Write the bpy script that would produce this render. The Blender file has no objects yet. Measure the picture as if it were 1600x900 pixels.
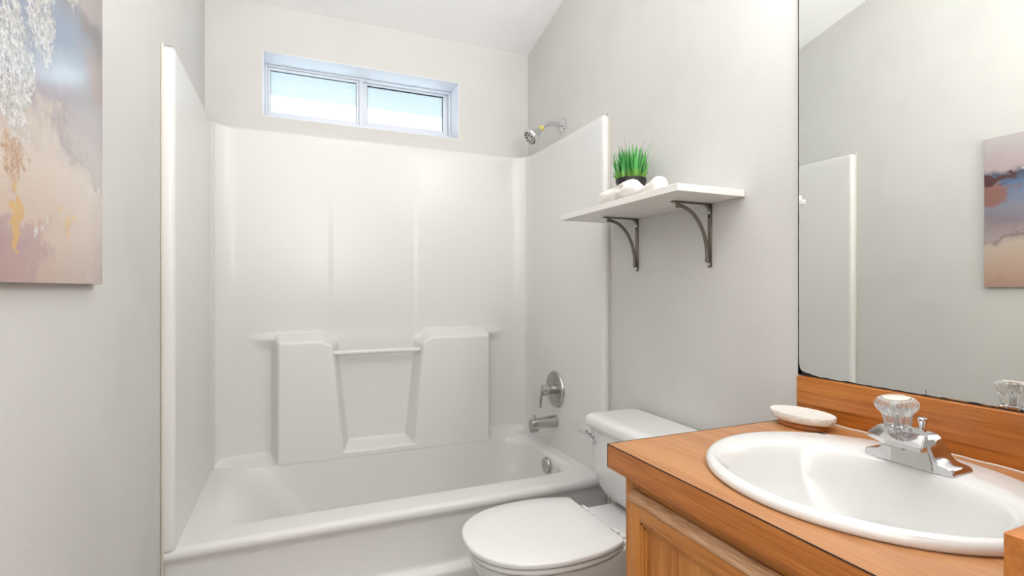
import bpy, bmesh, math, random
from mathutils import Vector, Matrix, noise
random.seed(7)
PI = math.pi
SC = bpy.context.scene
COL = SC.collection

# ------------------------------------------------------------------ camera, world, exposure
TH = math.atan(340 / 800)                       # yaw to the right of the +Y axis
cam_d = bpy.data.cameras.new('camera')
cam_d.sensor_fit = 'HORIZONTAL'; cam_d.sensor_width = 36.0; cam_d.lens = 18.0
cam_d.shift_y = 0.00125; cam_d.clip_start = 0.02
cam = bpy.data.objects.new('camera', cam_d); COL.objects.link(cam)
cam.location = (0, 0, 1.14); cam.rotation_euler = (PI / 2, 0, -TH)
SC.camera = cam
SC.view_settings.view_transform = 'Standard'; SC.view_settings.look = 'None'
SC.view_settings.gamma = 1.0; SC.view_settings.use_curve_mapping = False
SC.view_settings.exposure = 0.32
W = bpy.data.worlds.new('sky'); SC.world = W; W.use_nodes = True
bgn = W.node_tree.nodes['Background']
bgn.inputs['Color'].default_value = (0.88, 0.95, 1.0, 1); bgn.inputs['Strength'].default_value = 2.2
GLOBE_L = 27.0       # globes of an added light bar (above the mirror, out of frame)
DOME_L = 5.0         # added dome that brightens tub and ceiling, unseen above the frame

UP_W = 58.0          # added bounce fill behind the camera, shaped as a floor uplighter
up_d = bpy.data.lights.new('fill_uplight', 'AREA'); up_d.shape = 'DISK'; up_d.size = 0.34; up_d.energy = UP_W; up_d.color = (1.0, 0.99, 0.985)
up_o = bpy.data.objects.new('fill_uplight', up_d); COL.objects.link(up_o); up_o.rotation_euler = (PI - 0.1, 0, 0)

# ------------------------------------------------------------------ helpers
def lin(c):
    c /= 255.0
    return c / 12.92 if c <= 0.04045 else ((c + 0.055) / 1.055) ** 2.4
def rgb(r, g, b): return (lin(r), lin(g), lin(b), 1)

class MB:
    """collects shapes in world coordinates, links them as ONE mesh"""
    def __init__(self): self.bm = bmesh.new()
    def face(self, vs):
        try: return self.bm.faces.new(vs)
        except ValueError: return None
    def poly(self, verts, faces):
        v = [self.bm.verts.new(p) for p in verts]
        for f in faces: self.face([v[i] for i in f])
        return v
    def box(self, x0, x1, y0, y1, z0, z1, bev=0.0, seg=2):
        t = bmesh.new()
        vs = [t.verts.new((x, y, z)) for x in (x0, x1) for y in (y0, y1) for z in (z0, z1)]
        for f in ((0, 1, 3, 2), (4, 6, 7, 5), (0, 4, 5, 1), (2, 3, 7, 6), (0, 2, 6, 4), (1, 5, 7, 3)):
            t.faces.new([vs[i] for i in f])
        if bev > 0:
            bmesh.ops.bevel(t, geom=list(t.edges), offset=bev, segments=seg, profile=0.6, affect='EDGES')
        self.merge(t); return self
    def merge(self, t):
        m = {}
        for v in t.verts: m[v] = self.bm.verts.new(v.co)
        for f in t.faces: self.face([m[v] for v in f.verts])
        t.free()
    def loft(self, rings, cap0=True, cap1=True, closed=True):
        R = [[self.bm.verts.new(p) for p in r] for r in rings]
        n = len(R[0])
        for a, b in zip(R, R[1:]):
            for i in range(n if closed else n - 1):
                j = (i + 1) % n
                self.face([a[i], a[j], b[j], b[i]])
        if cap0: self.face(list(reversed(R[0])))
        if cap1: self.face(R[-1])
        return R
    def lathe(self, prof, center, axis=(0, 0, 1), n=40, flute=0, depth=0.0, fl=lambda k: 1.0):
        ax = Vector(axis).normalized()
        u = ax.orthogonal().normalized(); w = ax.cross(u); c = Vector(center)
        rings = []
        for k, (r, h) in enumerate(prof):
            ring = []
            for i in range(n):
                a = 2 * PI * i / n
                rr = r * (1 - depth * fl(k) * (0.5 + 0.5 * math.cos(flute * a))) if flute else r
                ring.append(c + ax * h + (u * math.cos(a) + w * math.sin(a)) * max(rr, 1e-5))
            rings.append(ring)
        self.loft(rings); return self
    def tube(self, pts, rad, n=14, cap=True, flat=(1, 1)):
        pts = [Vector(p) for p in pts]
        if not isinstance(rad, (list, tuple)): rad = [rad] * len(pts)
        t0 = (pts[1] - pts[0]).normalized(); u = t0.orthogonal().normalized()
        rings = []
        for i, p in enumerate(pts):
            t = (pts[min(i + 1, len(pts) - 1)] - pts[max(i - 1, 0)]).normalized()
            u = (u - t * u.dot(t)).normalized(); w = t.cross(u)
            rings.append([p + (u * math.cos(2 * PI * k / n) * flat[0] + w * math.sin(2 * PI * k / n) * flat[1]) * rad[i] for k in range(n)])
        self.loft(rings, cap, cap); return self
    def build(self, name, mat, parent=None, loc=None, smooth=True, angle=35, recalc=True):
        if recalc: bmesh.ops.recalc_face_normals(self.bm, faces=list(self.bm.faces))
        me = bpy.data.meshes.new(name)
        base = Vector(loc) if loc is not None else (wloc(parent) if parent else Vector((0, 0, 0)))
        for v in self.bm.verts: v.co -= base
        self.bm.to_mesh(me); self.bm.free()
        if smooth:
            me.polygons.foreach_set('use_smooth', [True] * len(me.polygons))
            me.set_sharp_from_angle(angle=math.radians(angle))
        for m in (mat if isinstance(mat, list) else [mat]): me.materials.append(m)
        o = bpy.data.objects.new(name, me); COL.objects.link(o)
        if parent:
            o.parent = parent; o.location = base - wloc(parent)
        else: o.location = base
        return o
def wloc(o):
    v = Vector(o.location)
    while o.parent: o = o.parent; v += Vector(o.location)
    return v
def thing(name, label, cat, loc):
    o = bpy.data.objects.new(name, None); COL.objects.link(o)
    o.location = loc; o.empty_display_size = 0.05
    o['label'] = label; o['category'] = cat
    return o
def tag(o, label, cat, group=None):
    o['label'] = label; o['category'] = cat
    if group: o['group'] = group
    return o
def struct(o, label=None, cat=None):
    o['kind'] = 'structure'
    if label: o['label'] = label; o['category'] = cat
    return o
def rrect(x0, x1, y0, y1, r, z, n=10):
    """rounded rectangle ring, 4*(n+1) points"""
    out = []
    for cx, cy, a0 in ((x1 - r, y1 - r, 0), (x0 + r, y1 - r, PI / 2), (x0 + r, y0 + r, PI), (x1 - r, y0 + r, 1.5 * PI)):
        for k in range(n + 1):
            a = a0 + PI / 2 * k / n
            out.append((cx + r * math.cos(a), cy + r * math.sin(a), z))
    return out
def sell(cx, cy, rx, ry, z, n=96, e=2.0):
    out = []
    for k in range(n):
        a = 2 * PI * k / n; c, s = math.cos(a), math.sin(a)
        out.append((cx + rx * math.copysign(abs(c) ** (2 / e), c), cy + ry * math.copysign(abs(s) ** (2 / e), s), z))
    return out
def sstep(a, b, x):
    t = min(1, max(0, (x - a) / (b - a))); return t * t * (3 - 2 * t)

# ------------------------------------------------------------------ materials
def mat(name, color, rough=0.5, metal=0.0, **kw):
    m = bpy.data.materials.new(name); m.use_nodes = True
    p = m.node_tree.nodes['Principled BSDF']
    p.inputs['Base Color'].default_value = color; p.inputs['Roughness'].default_value = rough
    p.inputs['Metallic'].default_value = metal
    for k, v in kw.items(): p.inputs[k.replace('_', ' ')].default_value = v
    return m
class NT:
    def __init__(self, m):
        self.t = m.node_tree; self.p = self.t.nodes.get('Principled BSDF')
    def n(self, typ, ins=None, **props):
        x = self.t.nodes.new(typ)
        for k, v in props.items(): setattr(x, k, v)
        for k, v in (ins or {}).items():
            if isinstance(v, bpy.types.NodeSocket): self.t.links.new(v, x.inputs[k])
            else: x.inputs[k].default_value = v
        return x
    def math(self, op, a, b=0.0, clamp=False):
        return self.n('ShaderNodeMath', {0: a, 1: b}, operation=op, use_clamp=clamp).outputs[0]
    def mix(self, f, a, b):
        x = self.n('ShaderNodeMix', data_type='RGBA')
        for i, v in ((0, f), (6, a), (7, b)):
            if isinstance(v, bpy.types.NodeSocket): self.t.links.new(v, x.inputs[i])
            else: x.inputs[i].default_value = v
        return x.outputs[2]
    def ramp(self, f, stops, interp='LINEAR'):
        x = self.n('ShaderNodeValToRGB', {0: f}); cr = x.color_ramp; cr.interpolation = interp
        while len(cr.elements) < len(stops): cr.elements.new(0.5)
        for e, (p, c) in zip(cr.elements, stops): e.position = p; e.color = c
        return x.outputs[0]
    def step(self, v, a, b):
        return self.n('ShaderNodeMapRange', {0: v, 1: a, 2: b, 3: 0.0, 4: 1.0}, interpolation_type='SMOOTHSTEP').outputs[0]
    def noise(self, vec, scale, detail=3.0, rough=0.55, dist=0.0):
        x = self.n('ShaderNodeTexNoise', {'Vector': vec, 'Scale': scale, 'Detail': detail, 'Roughness': rough, 'Distortion': dist})
        return x.outputs[0]
    def bump(self, h, strength=0.2, dist=0.002):
        b = self.n('ShaderNodeBump', {'Height': h, 'Strength': strength, 'Distance': dist})
        self.t.links.new(b.outputs[0], self.p.inputs['Normal'])
    def base(self, s): self.t.links.new(s, self.p.inputs['Base Color'])
    def obj(self): return self.n('ShaderNodeTexCoord').outputs['Object']

def paint(name, col, bscale=70, bstr=0.25, rough=0.75):
    m = mat(name, col, rough); k = NT(m)
    v = k.obj()
    a = k.noise(v, bscale, 4.0); b = k.noise(v, bscale * 0.22, 2.0)
    k.bump(k.math('ADD', a, k.math('MULTIPLY', b, 1.3)), bstr, 0.002)
    c2 = tuple(x * 0.96 for x in col[:3]) + (1,)
    k.base(k.mix(k.step(k.noise(v, 3.0, 2.0), 0.4, 0.65), col, c2))
    return m
M = {}
M['wall'] = paint('painted wall', rgb(218, 217, 214))
M['ceiling'] = paint('ceiling paint', rgb(250, 250, 250), 90, 0.3, 0.85)
M['white_trim'] = mat('white window paint', rgb(238, 241, 247), 0.35)
M['vinyl'] = mat('white vinyl frame', rgb(230, 234, 242), 0.35)
M['gasket'] = mat('dark glazing gasket', rgb(38, 42, 46), 0.6)
M['acrylic'] = mat('white moulded fibreglass', rgb(233, 232, 230), 0.28)
M['china'] = mat('white vitreous china', rgb(232, 232, 231), 0.10, 0, Coat_Weight=0.4, Coat_Roughness=0.04)
M['seat'] = mat('white seat plastic', rgb(238, 238, 237), 0.22)
M['chrome'] = mat('chrome', rgb(216, 216, 218), 0.08, 1.0)
M['nickel'] = mat('brushed nickel', rgb(192, 190, 186), 0.27, 1.0)
M['pewter'] = mat('pewter bracket metal', rgb(122, 116, 108), 0.42, 0.85)
M['dark'] = mat('dark hole', rgb(25, 24, 23), 0.6)
M['shelf'] = mat('white melamine', rgb(240, 238, 234), 0.4)
M['caulk'] = mat('old cream caulk', rgb(220, 214, 203), 0.6)
M['white_caulk'] = mat('white caulk', rgb(236, 230, 222), 0.5)
M['tape'] = mat('yellow thread tape', rgb(205, 196, 110), 0.6)
M['pot'] = mat('black plastic pot', rgb(26, 25, 28), 0.45)
M['soil'] = mat('dark soil', rgb(40, 32, 24), 0.9)
M['mirror'] = mat('mirror silver', rgb(243, 245, 242), 0.0, 1.0)
M['cap'] = mat('pearl button', rgb(236, 226, 214), 0.2)
M['brass'] = mat('painted hinge', rgb(230, 230, 228), 0.3)
M['rubber'] = mat('grey rubber', rgb(90, 90, 90), 0.6)
m = mat('clear acrylic knob', (0.98, 0.98, 0.98, 1), 0.06, 0, IOR=1.42); m.node_tree.nodes['Principled BSDF'].inputs['Transmission Weight'].default_value = 0.82
M['crystal'] = m
# floor: grey sheet vinyl
m = mat('grey vinyl floor', rgb(186, 181, 175), 0.45); k = NT(m); v = k.obj()
br = k.n('ShaderNodeTexBrick', {'Vector': v, 'Color1': rgb(190, 185, 179), 'Color2': rgb(180, 175, 169), 'Mortar': rgb(150, 146, 140), 'Scale': 3.2, 'Mortar Size': 0.012})
k.base(br.outputs[0]); M['floor'] = m
# cloth
m = mat('white terry cloth', rgb(240, 236, 230), 0.95); k = NT(m)
k.bump(k.noise(k.obj(), 420, 2.0), 0.35, 0.001); M['cloth'] = m
# soap dish: textured white ceramic
m = mat('white textured ceramic', rgb(235, 232, 226), 0.5); k = NT(m)
vo = k.n('ShaderNodeTexVoronoi', {'Vector': k.obj(), 'Scale': 130.0}); k.bump(vo.outputs[0], 0.6, 0.003); M['dish'] = m
# frosted glass: lets the light straight through and scatters some of it
m = bpy.data.materials.new('obscured glass'); m.use_nodes = True; t = m.node_tree
for nd in list(t.nodes): t.nodes.remove(nd)
k = NT(m)
tr = k.n('ShaderNodeBsdfTransparent', {'Color': (0.86, 0.93, 0.95, 1)}); tl = k.n('ShaderNodeBsdfTranslucent', {'Color': (0.8, 0.88, 0.9, 1)})
gl = k.n('ShaderNodeBsdfGlossy', {'Color': (0.9, 0.95, 1, 1), 'Roughness': 0.25})
nv = k.noise(k.obj(), 130, 4.0, 0.7)
f1 = k.math('MULTIPLY_ADD', nv, 0.25); f1.node.inputs[2].default_value = 0.10
rf = k.n('ShaderNodeBsdfRefraction', {'Color': (0.9, 0.95, 0.97, 1), 'Roughness': 0.22, 'IOR': 1.03})
s0 = k.n('ShaderNodeMixShader', {0: 0.8, 1: tr.outputs[0], 2: rf.outputs[0]})
s1 = k.n('ShaderNodeMixShader', {0: f1, 1: s0.outputs[0], 2: tl.outputs[0]}); s2 = k.n('ShaderNodeMixShader', {0: 0.04, 1: s1.outputs[0], 2: gl.outputs[0]})
out = k.n('ShaderNodeOutputMaterial', {0: s2.outputs[0]}); M['glass'] = m

def wood(name, axis, cols, rough, across=26.0, along=1.3, fibre=0.35, bump=0.0, coat=0.0):
    m = mat(name, cols[1], rough, 0, Coat_Weight=coat, Coat_Roughness=0.12); k = NT(m)
    sc = [across] * 3; sc['xyz'.index(axis)] = along
    v = k.n('ShaderNodeMapping', {'Vector': k.obj(), 'Scale': sc}).outputs[0]
    big = k.noise(v, 1.0, 3.0, 0.5, 0.5)
    sc2 = [across * 9] * 3; sc2['xyz'.index(axis)] = along * 5
    v2 = k.n('ShaderNodeMapping', {'Vector': k.obj(), 'Scale': sc2}).outputs[0]
    fine = k.noise(v2, 1.0, 2.0, 0.6)
    f = k.math('ADD', k.math('MULTIPLY', big, 1 - fibre), k.math('MULTIPLY', fine, fibre))
    k.base(k.ramp(f, [(0.28, cols[0]), (0.45, cols[1]), (0.55, cols[2]), (0.70, cols[3])]))
    if bump: k.bump(fine, bump, 0.001)
    return m
LAM = [rgb(118, 60, 20), rgb(178, 103, 38), rgb(196, 119, 48), rgb(208, 134, 62)]
PALE_LAM = [rgb(168, 108, 62), rgb(186, 129, 80), rgb(195, 139, 90), rgb(202, 148, 100)]  # paler tone than LAM, for the top face only
M['laminate_top'] = wood('pale woodgrain laminate', 'y', PALE_LAM, 0.33, 34, 2.0, 0.4, 0, 0.2)
M['laminate'] = wood('woodgrain laminate', 'y', LAM, 0.30, 42, 2.0, 0.45, 0, 0.25)
M['laminate_x'] = wood('woodgrain laminate end', 'x', LAM, 0.30, 26, 1.6, 0.35, 0, 0.3)
OAK = [rgb(146, 84, 32), rgb(196, 124, 56), rgb(208, 138, 68), rgb(218, 152, 84)]
M['oak_v'] = wood('oak upright grain', 'z', OAK, 0.42, 34, 2.2, 0.45, 0.15)
M['oak_h'] = wood('oak level grain', 'y', OAK, 0.42, 34, 2.2, 0.45, 0.15)
WORN = [rgb(120, 76, 42), rgb(168, 118, 78), rgb(190, 146, 108), rgb(205, 170, 138)]
M['oak_worn'] = wood('oak with finish worn off', 'y', WORN, 0.6, 60, 5.0, 0.6, 0.2)
M['seam'] = mat('dark laminate seam', rgb(52, 26, 14), 0.5)
M['dish_wood'] = wood('dish wood', 'y', LAM, 0.4, 30, 3)

# foliage
m = mat('grass blade', rgb(60, 140, 60), 0.45); k = NT(m)
geo = k.n('ShaderNodeNewGeometry'); sep = k.n('ShaderNodeSeparateXYZ', {0: k.obj()})
c1 = k.ramp(geo.outputs['Random Per Island'], [(0.0, rgb(24, 104, 42)), (0.5, rgb(58, 156, 66)), (1.0, rgb(118, 200, 108))])
lo = k.step(sep.outputs[2], 0.135, 0.10)
k.base(k.mix(k.math('MULTIPLY', lo, 0.7), c1, rgb(138, 176, 70))); M['grass'] = m

# abstract canvas
m = mat('abstract canvas', (0.5, 0.5, 0.5, 1), 0.3); k = NT(m)
P0 = Vector((-0.353, 0.61, 1.149))          # object origin of the canvas
ob = k.obj(); sp = k.n('ShaderNodeSeparateXYZ', {0: ob})
w1 = k.n('ShaderNodeTexNoise', {'Vector': ob, 'Scale': 7.0, 'Detail': 6.0, 'Roughness': 0.65}).outputs[1]
w1s = k.n('ShaderNodeSeparateColor', {0: w1})
Y = k.math('ADD', sp.outputs[1], k.math('MULTIPLY_ADD', w1s.outputs[0], 0.10)); Y.node.inputs[1].default_value = 1.0
def off(s, amp): return k.math('MULTIPLY', k.math('SUBTRACT', s, 0.5), amp)
Yw = k.math('ADD', sp.outputs[1], off(w1s.outputs[0], 0.34)); Zw = k.math('ADD', sp.outputs[2], off(w1s.outputs[1], 0.30))
w2 = k.n('ShaderNodeTexNoise', {'Vector': ob, 'Scale': 22.0, 'Detail': 9.0, 'Roughness': 0.75}).outputs[1]
w2s = k.n('ShaderNodeSeparateColor', {0: w2})
Yr = k.math('ADD', sp.outputs[1], off(w2s.outputs[1], 0.13)); Zr = k.math('ADD', sp.outputs[2], off(w2s.outputs[2], 0.17))
def blob(cy, cz, ry, rz, soft=0.35, rough=False):
    a = k.math('DIVIDE', k.math('SUBTRACT', Yr if rough else Yw, cy - P0.y), ry)
    b = k.math('DIVIDE', k.math('SUBTRACT', Zr if rough else Zw, cz - P0.z), rz)
    d = k.math('ADD', k.math('MULTIPLY', a, a), k.math('MULTIPLY', b, b))
    return k.step(d, 1 + soft, 1 - soft)
zn = k.math('DIVIDE', k.math('ADD', sp.outputs[2], off(w1s.outputs[1], 0.14)), 0.62)
def zz(z): return (z - 1.155) / 0.62
c = k.ramp(zn, [(zz(1.155), rgb(196, 158, 142)), (zz(1.22), rgb(206, 176, 156)), (zz(1.32), rgb(208, 188, 172)), (zz(1.37), rgb(176, 160, 158)),
                (zz(1.43), rgb(142, 126, 138)), (zz(1.48), rgb(138, 138, 154)), (zz(1.56), rgb(98, 122, 160)), (zz(1.615), rgb(78, 86, 108)),
                (zz(1.64), rgb(188, 170, 172)), (zz(1.76), rgb(196, 188, 188))])
c = k.mix(k.math('MULTIPLY', blob(1.02, 1.385, 0.10, 0.022, 0.6), 0.7), c, rgb(132, 114, 118))
c = k.mix(k.math('MULTIPLY', blob(1.13, 1.36, 0.09, 0.015, 0.6), 0.6), c, rgb(128, 108, 112))
c = k.mix(k.math('MULTIPLY', blob(0.94, 1.36, 0.07, 0.05, 0.6), 0.7), c, rgb(204, 188, 172))
c = k.mix(blob(1.225, 1.525, 0.11, 0.05, 0.5), c, rgb(146, 102, 92))
c = k.mix(blob(1.20, 1.595, 0.10, 0.018, 0.4, True), c, rgb(84, 44, 44))
c = k.mix(k.math('MULTIPLY', blob(0.86, 1.66, 0.10, 0.06, 0.6), 0.8), c, rgb(176, 128, 160))
c = k.mix(k.math('MULTIPLY', blob(0.87, 1.19, 0.10, 0.05, 0.6), 0.8), c, rgb(178, 136, 136))
c = k.mix(k.math('MULTIPLY', blob(0.845, 1.25, 0.03, 0.05, 0.6), 0.7), c, rgb(172, 134, 140))
silv = k.ramp(k.noise(ob, 150, 5.0, 0.75), [(0.35, rgb(120, 116, 112)), (0.5, rgb(190, 188, 186)), (0.62, rgb(232, 232, 232))])
sm = k.math('MAXIMUM', k.math('MAXIMUM', blob(0.87, 1.43, 0.055, 0.085, 0.12, True), blob(0.95, 1.545, 0.045, 0.075, 0.12, True)),
            k.math('MAXIMUM', blob(0.86, 1.565, 0.05, 0.035, 0.12, True), blob(1.03, 1.63, 0.05, 0.03, 0.12, True)))
sm = k.math('MULTIPLY', sm, k.step(k.noise(ob, 60, 5.0, 0.8), 0.40, 0.46))
c = k.mix(sm, c, silv)
cop = k.ramp(k.noise(ob, 160, 4.0, 0.75), [(0.38, rgb(156, 104, 60)), (0.6, rgb(206, 178, 150))])
c = k.mix(blob(0.868, 1.315, 0.03, 0.03, 0.12, True), c, cop)
gold = rgb(212, 164, 72)
for g in ((0.873, 1.222, 0.013, 0.036), (0.866, 1.278, 0.007, 0.010), (1.055, 1.246, 0.012, 0.016), (1.02, 1.258, 0.008, 0.006)):
    c = k.mix(blob(*g, 0.12, True), c, gold)
sc_ = k.math('MULTIPLY', blob(0.925, 1.20, 0.035, 0.035, 0.3), k.step(k.noise(ob, 55, 4.0, 0.7), 0.56, 0.6))
c = k.mix(sc_, c, rgb(216, 206, 202))
k.base(c)
k.t.links.new(k.math('MULTIPLY_ADD', sm, 0.25), k.p.inputs['Roughness']); k.p.inputs['Roughness'].links[0].from_node.inputs[2].default_value = 0.22
k.bump(k.math('ADD', k.noise(ob, 500, 2.0), k.math('MULTIPLY', k.math('MULTIPLY', sm, k.noise(ob, 120, 3.0)), 2.0)), 0.12, 0.001)
k.p.inputs['Coat Weight'].default_value = 1.0; k.p.inputs['Coat Roughness'].default_value = 0.2
M['canvas'] = m

# ------------------------------------------------------------------ the room
XL, XR, YB, YF = -0.353, 1.171, 2.533, -1.30
SL = 0.244
def zc(y): return 2.41 + SL * (YB - y)
T = 0.12
def prism(y0, y1, x0, x1, z0, top):
    b = MB()
    b.poly([(x0, y0, z0), (x1, y0, z0), (x1, y1, z0), (x0, y1, z0), (x0, y0, top(y0)), (x1, y0, top(y0)), (x1, y1, top(y1)), (x0, y1, top(y1))],
           [(0, 3, 2, 1), (4, 5, 6, 7), (0, 1, 5, 4), (1, 2, 6, 5), (2, 3, 7, 6), (3, 0, 4, 7)])
    return b
struct(MB().box(XL - T, XR + T, YF - T, YB + 0.2, -0.1, 0).build('floor', M['floor'], smooth=False))
struct(prism(YF - T, YB + 0.2, XL - T, XL, 0, zc).build('wall_left', M['wall'], smooth=False))
struct(prism(YF - T, YB + 0.2, XR, XR + T, 0, zc).build('wall_right', M['wall'], smooth=False))
struct(prism(YF - T, YF, XL, XR, 0, zc).build('wall_rear', M['wall'], smooth=False))
b = MB()
b.poly([(x, y, zc(y) + dz) for dz in (0, 0.1) for (x, y) in ((XL - T, YF - T), (XR + T, YF - T), (XR + T, YB + 0.2), (XL - T, YB + 0.2))],
       [(0, 3, 2, 1), (4, 5, 6, 7), (0, 1, 5, 4), (1, 2, 6, 5), (2, 3, 7, 6), (3, 0, 4, 7)])
struct(b.build('ceiling', M['ceiling'], smooth=False))
# back wall with the window opening
WX0, WX1, WZ0, WZ1, WD = -0.131, 0.779, 1.912, 2.203, 0.20
b = MB()
xs = [XL, WX0, WX1, XR]; zs = [0, WZ0, WZ1, 2.41]
for i in range(3):
    for j in range(3):
        if i == 1 and j == 1: continue
        b.poly([(xs[i], YB, zs[j]), (xs[i + 1], YB, zs[j]), (xs[i + 1], YB, zs[j + 1]), (xs[i], YB, zs[j + 1])], [(0, 1, 2, 3)])
        b.poly([(xs[i], YB + WD, zs[j]), (xs[i + 1], YB + WD, zs[j]), (xs[i + 1], YB + WD, zs[j + 1]), (xs[i], YB + WD, zs[j + 1])], [(3, 2, 1, 0)])
struct(b.build('wall_back', M['wall'], smooth=False, recalc=False))
# near partition that the vanity ends against
struct(prism(0.06, 0.222, 0.585, XR, 0, zc).build('wall_near', M['wall'], smooth=False))
struct(MB().box(XR - 0.012, XR, 0.885, 1.735, 0, 0.085, 0.004).build('baseboard_right', M['white_trim']))
# window: drywall return, vinyl frame, two sashes, panes
win = bpy.data.objects.new('window_1', None); COL.objects.link(win); win.location = ((WX0 + WX1) / 2, YB, WZ0); struct(win)
b = MB(); y0, y1 = YB - 0.001, YB + WD
b.box(WX0, WX0 + 0.004, y0, y1, WZ0, WZ1, 0.0012); b.box(WX1 - 0.004, WX1, y0, y1, WZ0, WZ1, 0.0012)
b.box(WX0 + 0.004, WX1 - 0.004, y0, y1, WZ1 - 0.003, WZ1, 0.0012); b.box(WX0 + 0.004, WX1 - 0.004, y0, y1, WZ0, WZ0 + 0.004, 0.0015)
b.build('window_return', M['white_trim'], win)
def frame(b, x0, x1, z0, z1, w, y0, y1, bev=0.003, wb=None, wt=None):
    wb = wb or w; wt = wt or w
    b.box(x0, x0 + w, y0, y1, z0, z1, bev); b.box(x1 - w, x1, y0, y1, z0, z1, bev)
    b.box(x0 + w, x1 - w, y0, y1, z1 - wt, z1, bev); b.box(x0 + w, x1 - w, y0, y1, z0, z0 + wb, bev)
b = MB(); fx0, fx1, fz0, fz1 = WX0 + 0.0042, WX1 - 0.0042, WZ0 + 0.0042, WZ1 - 0.0035
frame(b, fx0, fx1, fz0, fz1, 0.010, 2.665, 2.725, wb=0.048, wt=0.008)
b.box(0.300, 0.318, 2.668, 2.722, fz0 + 0.048, fz1 - 0.008, 0.002)
b.build('window_frame', M['vinyl'], win)
b = MB(); frame(b, 0.3185, fx1 - 0.0105, fz0 + 0.0485, fz1 - 0.0085, 0.024, 2.692, 2.716, wb=0.029, wt=0.009)
sash2 = b.build('window_sash', M['vinyl'], win)
b = MB(); frame(b, fx0 + 0.0105, 0.2995, fz0 + 0.0485, fz1 - 0.0085, 0.012, 2.676, 2.700, wb=0.017, wt=0.011)
sash1 = b.build('window_sash', M['vinyl'], win)
for sash, x0, x1, z0, z1, yy, g in ((sash1, fx0 + 0.0225, 0.2875, fz0 + 0.0655, fz1 - 0.0195, 2.690, 0.0012), (sash2, 0.3425, fx1 - 0.0345, fz0 + 0.0775, fz1 - 0.0175, 2.706, 0.0025)):
    b = MB(); b.box(x0, x1, yy, yy + 0.003, z0, z1); b.build('pane', M['glass'], sash, smooth=False)
    b = MB(); frame(b, x0, x1, z0, z1, g, yy - 0.003, yy + 0.003, 0, wt=g * 2.0); b.build('gasket', M['gasket'], sash, smooth=False)
# eave outside the window
b = MB(); b.box(XL - 1.5, XR + 1.5, YB + WD + 0.01, 3.25, 2.255, 2.40, 0)
struct(b.build('trim_1', mat('painted soffit', rgb(140, 140, 138), 0.8), smooth=False), 'pale painted eave soffit outside above the small window', 'eave')

# ------------------------------------------------------------------ canvas picture
b = MB(); b.box(XL + 0.0003, XL + 0.0165, P0.y, 1.204, P0.z, 1.768, 0.002, 2)
o = b.build('canvas_painting', M['canvas'], loc=P0)
tag(o, 'abstract canvas painting in blue, mauve, cream and silver hung on the left wall', 'painting')

# ------------------------------------------------------------------ tub and shower unit
UX0, UX1, UY0, UYB, RIM, TOP = -0.318, 1.140, 1.745, 2.500, 0.386, 1.843
unit = thing('tub_shower_unit', 'white one-piece moulded bathtub and shower surround filling the alcove under the window', 'bathtub', (0.41, 2.1, 0))
# moulded wall: a path round three sides, pushed in by the bulges
path = []                                            # (x, y, nx, ny, s) inward normal
def seg(x0, y0, x1, y1, n):
    dx, dy = x1 - x0, y1 - y0; L = math.hypot(dx, dy)
    for i in range(n): path.append((x0 + dx * i / n, y0 + dy * i / n, dy / L, -dx / L))
def arc(cx, cy, r, a0, a1, n):
    for i in range(n):
        a = a0 + (a1 - a0) * i / n
        path.append((cx + r * math.cos(a), cy + r * math.sin(a), -math.cos(a), -math.sin(a)))
R = 0.085; r2 = 0.016
seg(XL + 0.001, UY0 + 0.012, XL + 0.004, UY0 + 0.004, 2)
seg(XL + 0.006, UY0, UX0 - r2, UY0, 3)
for i in range(6):
    a = -PI / 2 + PI / 2 * i / 6
    path.append((UX0 - r2 + r2 * math.cos(a), UY0 + r2 + r2 * math.sin(a), math.cos(a), math.sin(a)))
seg(UX0, UY0 + r2, UX0, UYB - R, 30)
arc(UX0 + R, UYB - R, R, PI, PI / 2, 14)
seg(UX0 + R, UYB, UX1 - R, UYB, 260)
arc(UX1 - R, UYB - R, R, PI / 2, 0, 14)
seg(UX1, UYB - R, UX1, UY0 + r2, 30)
for i in range(7):
    a = PI - (-PI / 2 + PI) * 0 + (PI / 2) * i / 6
    path.append((UX1 + r2 + r2 * math.cos(a), UY0 + r2 + r2 * math.sin(a), math.cos(a), math.sin(a)))
seg(UX1 + r2 + 0.002, UY0, XR - 0.006, UY0, 3)
path.append((XR - 0.001, UY0 + 0.012, 0, -1))
D = UYB - 2.412
def box_mask(x, x0, x1, sL, sR): return sstep(x0 - sL, x0 + sL, x) * (1 - sstep(x1 - sR, x1 + sR, x))
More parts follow.
